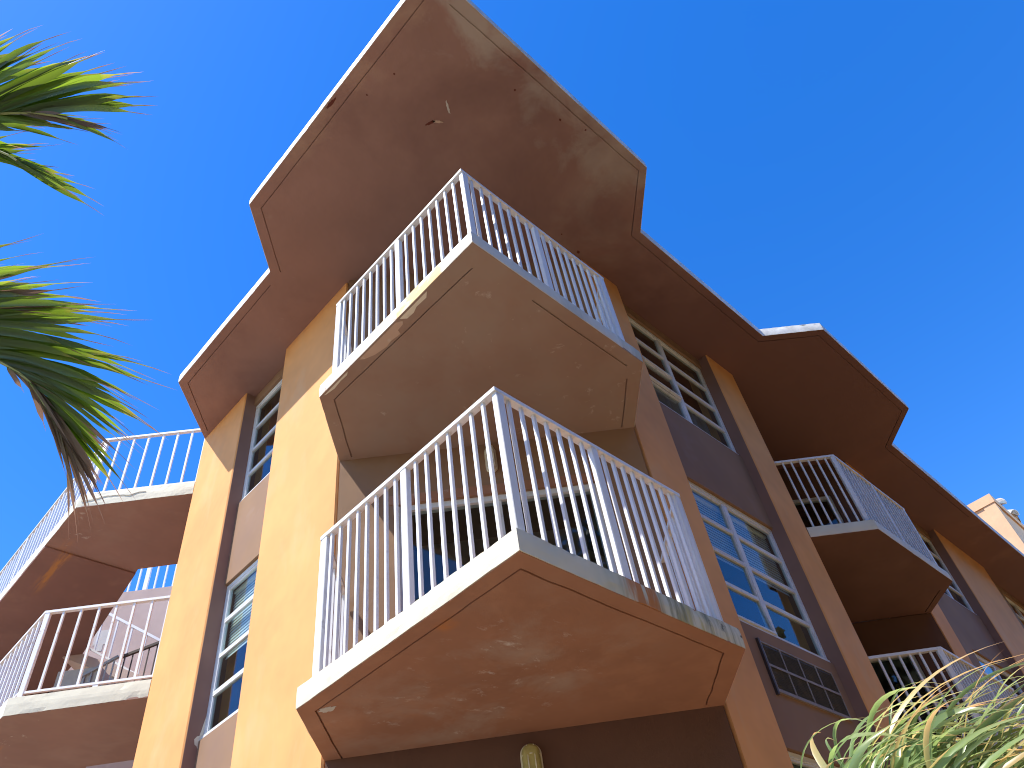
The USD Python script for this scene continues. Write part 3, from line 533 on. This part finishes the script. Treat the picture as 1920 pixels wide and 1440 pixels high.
# a flight going down to the right along the pink wall
fl = [bar((1.25, 11.35, 4.55), (3.2, 9.4, 3.2), 0.9, 0.16)]
obj('stair_flight', fl, M['pink'], T)
def sloped_railing(name, label, a, b, h, n, mat, w=0.025):
    t = thing(name, label, 'railing'); a, b = np.array(a, float), np.array(b, float); d = b-a
    obj('top_rail', bar(a+[0, 0, h], b+[0, 0, h], 0.045, 0.04), mat, t); obj('bottom_rail', bar(a, b, 0.03, 0.03), mat, t)
    for k in range(n):
        p = a+d*(k+0.5)/n; obj('baluster', bar(p, p+[0, 0, h-0.02], w, w, up=(1, 1, 0)), mat, t)
sloped_railing('stair_railing', 'white handrail sloping down in front of the pink stair wall', (1.17, 10.83, 4.62), (2.9, 9.1, 3.05), 0.72, 9, M['white_far'])
sloped_railing('landing_railing', 'dark metal railing on the stair landing behind the lower walkway', (1.36, 9.64, 3.40), (2.1, 8.9, 3.72), 0.56, 9, M['dark_metal'], 0.016)
sloped_railing('landing_railing', 'small grey metal railing at the stair landing, left of the dark one', (0.98, 10.02, 3.36), (1.33, 9.67, 3.62), 0.36, 5, M['grey_metal'], 0.02)
t = railing('white railing on top of the pink stair wall against the sky', None, [(1.3, KW-1.3+0.12), (4.6, KW-4.6+0.12)], 5.62, 1.09, [26], [[(0.0, 0.05), (0.2, 0.08), (1.0, 0.05)]], M['white'], bw=0.03)
WR = [(0.80, 6.10), (-0.37, 7.27), (-0.32, 15.9)]
for z, lab in ((ZU, 'white railing of the upper walkway against the sky, partly behind the palm frond'), (ZL, 'white railing of the lower walkway at the left edge')):
    railing(lab, None, WR, z, 1.09, [7, 44], [[(0.985, 0.06)], [(0.33, 0.05), (0.66, 0.05)]], M['white'], bottom=0.075, bw=0.028)

# ------------------------------------------------------------------ the taller block far right
N = thing('neighbouring_building', 'taller peach stucco block rising behind the eave at the far right', 'building')
bxs = (24.2, 40.0, 0.6, 7.5)
obj('wall', bx(bxs[0], bxs[1], bxs[2], bxs[3], GROUND, 11.0), M['peach'], N)
obj('coping', bx(bxs[0]-0.06, bxs[1], bxs[2]-0.06, bxs[3]+0.06, 11.001, 11.32), M['peach'], N)
obj('corner_trim', bx(bxs[0]-0.03, bxs[0]+0.4, bxs[2]-0.03, bxs[2]+0.35, GROUND, 11.0), M['peach'], N)
obj('wall_joint', bx(bxs[0]-0.006, bxs[0]+0.02, 2.2, 2.23, GROUND, 10.99), M['dark_room'], N)
r = random.Random(4)
for k, (x, s) in enumerate(((25.2, 0.38), (26.3, 0.42), (26.8, 0.3), (27.9, 0.36), (29.2, 0.36))):
    m = trimesh.creation.cylinder(radius=s*0.5, height=s*1.1, sections=14); m = m.slice_plane([0, 0, 0], [0, 1, 0.25]); q = m.copy(); q.apply_scale([0.86, 0.86, 1.0]); q.invert(); m = trimesh.util.concatenate([m, q])
    m.apply_transform(trimesh.transformations.euler_matrix(r.uniform(0.9, 2.2), r.uniform(-0.5, 0.5), r.uniform(0, 3))); m.apply_translation([x, 0.62+0.05*r.random(), 11.32-m.bounds[0][2]-0.05])
    lab = ['pale curved roof tile nearest the corner of the taller block', 'large upturned pale roof tile second from the corner of the taller block', 'dark-rimmed roof tile third from the corner of the taller block', 'small pale roof tile fourth from the corner of the taller block', 'pale roof tile farthest right on the edge of the taller block'][k]
    tag(obj('roof_tile', m, M['tile']), lab, 'roof tile', None)

# ------------------------------------------------------------------ palm
def blade(pts, side, width, fold, profile, r):
    """A folded leaf along pts; side: direction of its width; returns (mesh, uv)."""
    pts = np.asarray(pts, float); n = len(pts); tan = np.gradient(pts, axis=0); tan /= np.linalg.norm(tan, axis=1)[:, None]
    s = np.cross(tan, np.cross(side, tan)); s /= np.linalg.norm(s, axis=1)[:, None]+1e-9
    up = np.cross(tan, s); w = width*profile(np.linspace(0, 1, n))
    V = np.stack([pts - s*w[:, None]/2 + up*(w*fold)[:, None], pts, pts + s*w[:, None]/2 + up*(w*fold)[:, None]], 1).reshape(-1, 3); f = []
    for i in range(n-1):
        for j in (0, 1):
            a = i*3+j; f += [[a, a+1, a+4], [a, a+4, a+3]]
    uv = np.c_[np.full(n*3, r), np.repeat(np.linspace(0, 1, n), 3)]
    return (V, np.array(f)), uv
def leaf_profile(t): return np.where(t < 0.12, 0.45+t*4.6, np.where(t < 0.68, 1.0, np.clip(1-(t-0.68)/0.14, 0.13, 1)))*np.where(t > 0.9, np.clip((1-t)/0.1, 0.05, 1), 1)
Rv, Dv, Fv = map(np.array, (RIGHT, DOWN, FWD))
WIND = np.array([0.83, -0.55, 0.05])
palm = thing('palm_tree', 'coconut palm with wind-blown green fronds reaching in from the left', 'palm tree')
def cp(x, y, d): q = Rv*(x-960)/1436.26+Dv*(y-720)/1436.26+Fv; return np.array(CAM)+q*d
crown = cp(-560, 470, 3.6)
tp = [crown + np.array([-0.5*(1-t)**2, 0.25*(1-t), -(crown[2]-GROUND)*(1-t)]) for t in np.linspace(0, 1, 14)]
segs = []
for i in range(13):
    segs.append(bar(tp[i], tp[i+1]+(tp[i+1]-tp[i])*0.04, 0.24-0.005*i, 0.24-0.005*i, up=(1, 0.2, 0), c=0.06))
obj('trunk', segs, M['bark'], palm)
def smooth_path(ctrl, n):
    from scipy.interpolate import CubicSpline
    c = np.asarray(ctrl, float); s = np.r_[0, np.cumsum(np.linalg.norm(np.diff(c, axis=0), axis=1))]; return CubicSpline(s/s[-1], c)(np.linspace(0, 1, n))
def frond(ctrl, leaflets, seed):
    r = random.Random(seed); path = smooth_path(ctrl, 40); ms = []
    for i in range(39):
        w = 0.030*(1-i/39)+0.006; ms.append(bar(path[i], path[i+1]+(path[i+1]-path[i])*0.1, w, w*0.7, up=(0.1, 0.2, 1)))
    f = obj('frond', ms, M['rachis'], palm)
    for (t, d, bend, L, w, dry, prof_dry) in leaflets:
        S = path[min(39, int(t*39))]; d = np.asarray(d, float); d /= np.linalg.norm(d); tt = np.linspace(0, 1, 12)
        wv = 0.015*L*np.sin(tt*7+r.uniform(0, 6))*tt
        pts = S + L*(tt[:, None]*d + (tt**2)[:, None]*np.asarray(bend)) + wv[:, None]*Dv
        side = np.cross(d, Fv+prof_dry*np.array([r.uniform(-1, 1), r.uniform(-1, 1), r.uniform(-1, 1)]))
        m, uv = blade(pts, side, w, r.uniform(0.08, 0.3), leaf_profile, r.random())
        obj('leaflet', m, M['frond_dry' if dry else 'frond'], f, smooth=True, uv=uv)
def img(a, fwd=0.0): return Rv*math.cos(a)-Dv*math.sin(a)+Fv*fwd      # a: angle above the picture's horizontal, as seen from the pavement
r = random.Random(5)
def lerp(u, *kv): return float(np.interp(u, [a for a, _ in kv], [b for _, b in kv]))
PX = 1/450.0                                        # metres of leaf per picture step at the fronds' distance
LF = []
for k in range(34):                                # upper side of the top frond
    u = k/33; a = math.radians(lerp(u, (0, 47), (0.5, 36), (1, 12))+r.uniform(-5, 5)); L = lerp(u, (0, 330), (0.6, 270), (1, 200))*PX*r.uniform(0.85, 1.12)
    LF.append((0.60+0.34*u, img(a, r.uniform(-0.1, 0.25)), Rv*0.12+Dv*r.uniform(0.06, 0.2), L, r.uniform(0.026, 0.040), False, 0.45))
for k in range(16):                                # dry tip
    u = k/15; a = math.radians(lerp(u, (0, 3), (1, -16))+r.uniform(-5, 5))
    LF.append((0.84+0.14*u, img(a, r.uniform(-0.1, 0.2)), Dv*r.uniform(0.0, 0.14), r.uniform(90, 190)*PX, r.uniform(0.009, 0.018), k % 3 > 0, 0.5))
for k in range(12):
    u = k/11; a = math.radians(lerp(u, (0, -22), (1, -8))+r.uniform(-5, 5))
    LF.append((0.62+0.30*u, img(a, r.uniform(-0.1, 0.3)), Rv*0.05+Dv*r.uniform(-0.1, 0.08), r.uniform(150, 210)*PX, r.uniform(0.016, 0.026), False, 0.6))
frond([crown, cp(-330, 275, 3.4), cp(-150, 225, 3.25), cp(0, 213, 3.2), cp(80, 214, 3.18), cp(125, 222, 3.16)], LF, 1)
LF = []
for k in range(26):                                # short dark frond just below it
    u = k/25; a = math.radians(lerp(u, (0, 6), (0.5, -14), (1, -34))+r.uniform(-4, 4))
    LF.append((0.72+0.27*u, img(a, r.uniform(-0.1, 0.2)), Rv*0.03+Dv*r.uniform(-0.10, 0.05), r.uniform(150, 230)*PX, r.uniform(0.018, 0.028), False, 0.5))
frond([crown, cp(-330, 335, 3.45), cp(-170, 285, 3.3), cp(-60, 274, 3.25), cp(0, 284, 3.22), cp(30, 300, 3.2)], LF, 2)
LF = []
for k in range(84):                                # the big drooping frond, leaflets blown to the right
    u = k/83; a = math.radians(lerp(u, (0, 20), (0.3, 10), (0.55, -2), (0.75, -20), (1, -52))+r.uniform(-4, 4)); L = lerp(u, (0, 360), (0.4, 320), (0.62, 280), (0.8, 190), (1, 120))*PX*r.uniform(0.84, 1.28)
    LF.append((0.42+0.555*u, img(a, r.uniform(-0.15, 0.2)), Dv*(0.05+0.22*u+r.uniform(-0.03, 0.09)), L, r.uniform(0.022, 0.036)*(1 if u < 0.7 else 0.75), u > 0.9 or r.random() < 0.06, 0.5))
for k in range(44):                                # dry hanging tips
    u = k/43; a = math.radians(lerp(u, (0, -38), (1, -74))+r.uniform(-12, 12))
    LF.append((0.82+0.17*u, img(a, r.uniform(-0.2, 0.2)), Dv*r.uniform(0.1, 0.3)-Rv*0.05, r.uniform(80, 175)*PX, r.uniform(0.008, 0.016), True, 0.7))
for t, a, L in ((0.70, -72, 0.22), (0.715, -64, 0.26), (0.73, -76, 0.17), (0.86, -70, 0.20), (0.875, -60, 0.26), (0.89, -66, 0.28), (0.80, -56, 0.12)):
    LF.append((t, img(math.radians(a)), Dv*0.1, L, 0.022, True, 0.6))
frond([crown, cp(-400, 520, 3.5), cp(-200, 575, 3.35), cp(-80, 625, 3.25), cp(0, 678, 3.2), cp(50, 709, 3.18), cp(78, 748, 3.17), cp(102, 790, 3.16), cp(138, 850, 3.15)], LF, 3)
r = random.Random(9)
for k in range(7):                                 # the rest of the crown, out of the picture
    az = math.radians(75+k*21); out = np.array([math.cos(az), math.sin(az), 0]); path = [crown, crown+out*0.6+[0, 0, 0.45], crown+out*1.3+[0, 0, 0.35], crown+out*1.9+[0, 0, -0.25]]
    LF = [(0.2+0.78*j/29, out*0.55+np.array([-out[1], out[0], 0])*s*0.8+[0, 0, -0.1], np.array([0, 0, -0.25]), 0.65*(1-0.4*j/29), 0.04, False, 0.5) for j in range(30) for s in (-1, 1)]
    frond(path, LF, 20+k)

# ------------------------------------------------------------------ strap-leaved plant
plant = thing('strap_leaved_plant', 'tall strap-leaved plant with long pale green leaves blown to the right, lower right corner', 'plant')
r = random.Random(12)
base = np.array([0.45, -1.2, GROUND])
heads = [np.array(q)+[0, 0, 0.06-0.12*max(0, q[0]-0.3)] for q in ((0.23, -0.97, -1.74), (0.36, -1.04, -1.70), (0.50, -1.13, -1.70), (0.64, -1.24, -1.68), (0.78, -1.36, -1.66), (0.13, -1.14, -1.86), (0.27, -1.25, -1.88))]
for hd in heads: obj('stem', [bar(base+[r.uniform(-0.1, 0.1), r.uniform(-0.1, 0.1), 0], hd, 0.09, 0.09, up=(1, 0.1, 0), c=0.025)], M['bark'], plant)
def strap_profile(t): return np.where(t < 0.55, 0.75+0.45*t, 1.0-0.0*t)*np.clip((1-t)/0.45, 0.02, 1)**0.8
PR = np.array([0.73, -0.68, 0.0])                   # the wind blows this way, along the diagonal
for k in range(290):
    hd = heads[k % 7]; az = r.uniform(0, 2*math.pi); el = math.radians(r.uniform(50, 88))
    d = np.array([math.cos(az)*math.cos(el), math.sin(az)*math.cos(el), math.sin(el)])
    L = r.uniform(0.5, 0.88)*(0.82 if k % 7 in (0, 5) else 1); w = r.choice([r.uniform(0.009, 0.018), r.uniform(0.018, 0.030)]); tt = np.linspace(0, 1, 15)
    wind = PR*r.uniform(0.40, 0.95); drop = np.array([0, 0, -1.0])*r.uniform(0.30, 0.66)
    pts = hd + [r.uniform(-0.06, 0.06), r.uniform(-0.06, 0.06), r.uniform(-0.3, 0.06)] + L*(tt[:, None]*d + (tt**2)[:, None]*wind + (tt**2.4)[:, None]*drop)
    side = np.cross(d, np.array([r.uniform(-1, 1), r.uniform(-1, 1), 0.2]))
    m, uv = blade(pts, side, w, r.uniform(0.05, 0.22), strap_profile, r.random())
    obj('leaf', m, M['strap_pale' if r.random() < 0.12 else 'strap'], plant, smooth=True, uv=uv)
for k in range(28):                                 # thin dry strands
    hd = heads[k % 7]; az = r.uniform(0, 6.28); el = math.radians(r.uniform(35, 80)); d = np.array([math.cos(az)*math.cos(el), math.sin(az)*math.cos(el), math.sin(el)])
    L = r.uniform(0.5, 0.9); tt = np.linspace(0, 1, 12)
    pts = hd + L*(tt[:, None]*d + (tt**2)[:, None]*PR*r.uniform(0.2, 0.9) + (tt**2.2)[:, None]*np.array([0, 0, -r.uniform(0.2, 0.6)]))
    m, uv = blade(pts, np.cross(d, [r.random(), r.random(), 0.1]), 0.007, 0.1, strap_profile, r.random())
    obj('dry_strand', m, M['strap_pale'], plant, smooth=True, uv=uv)
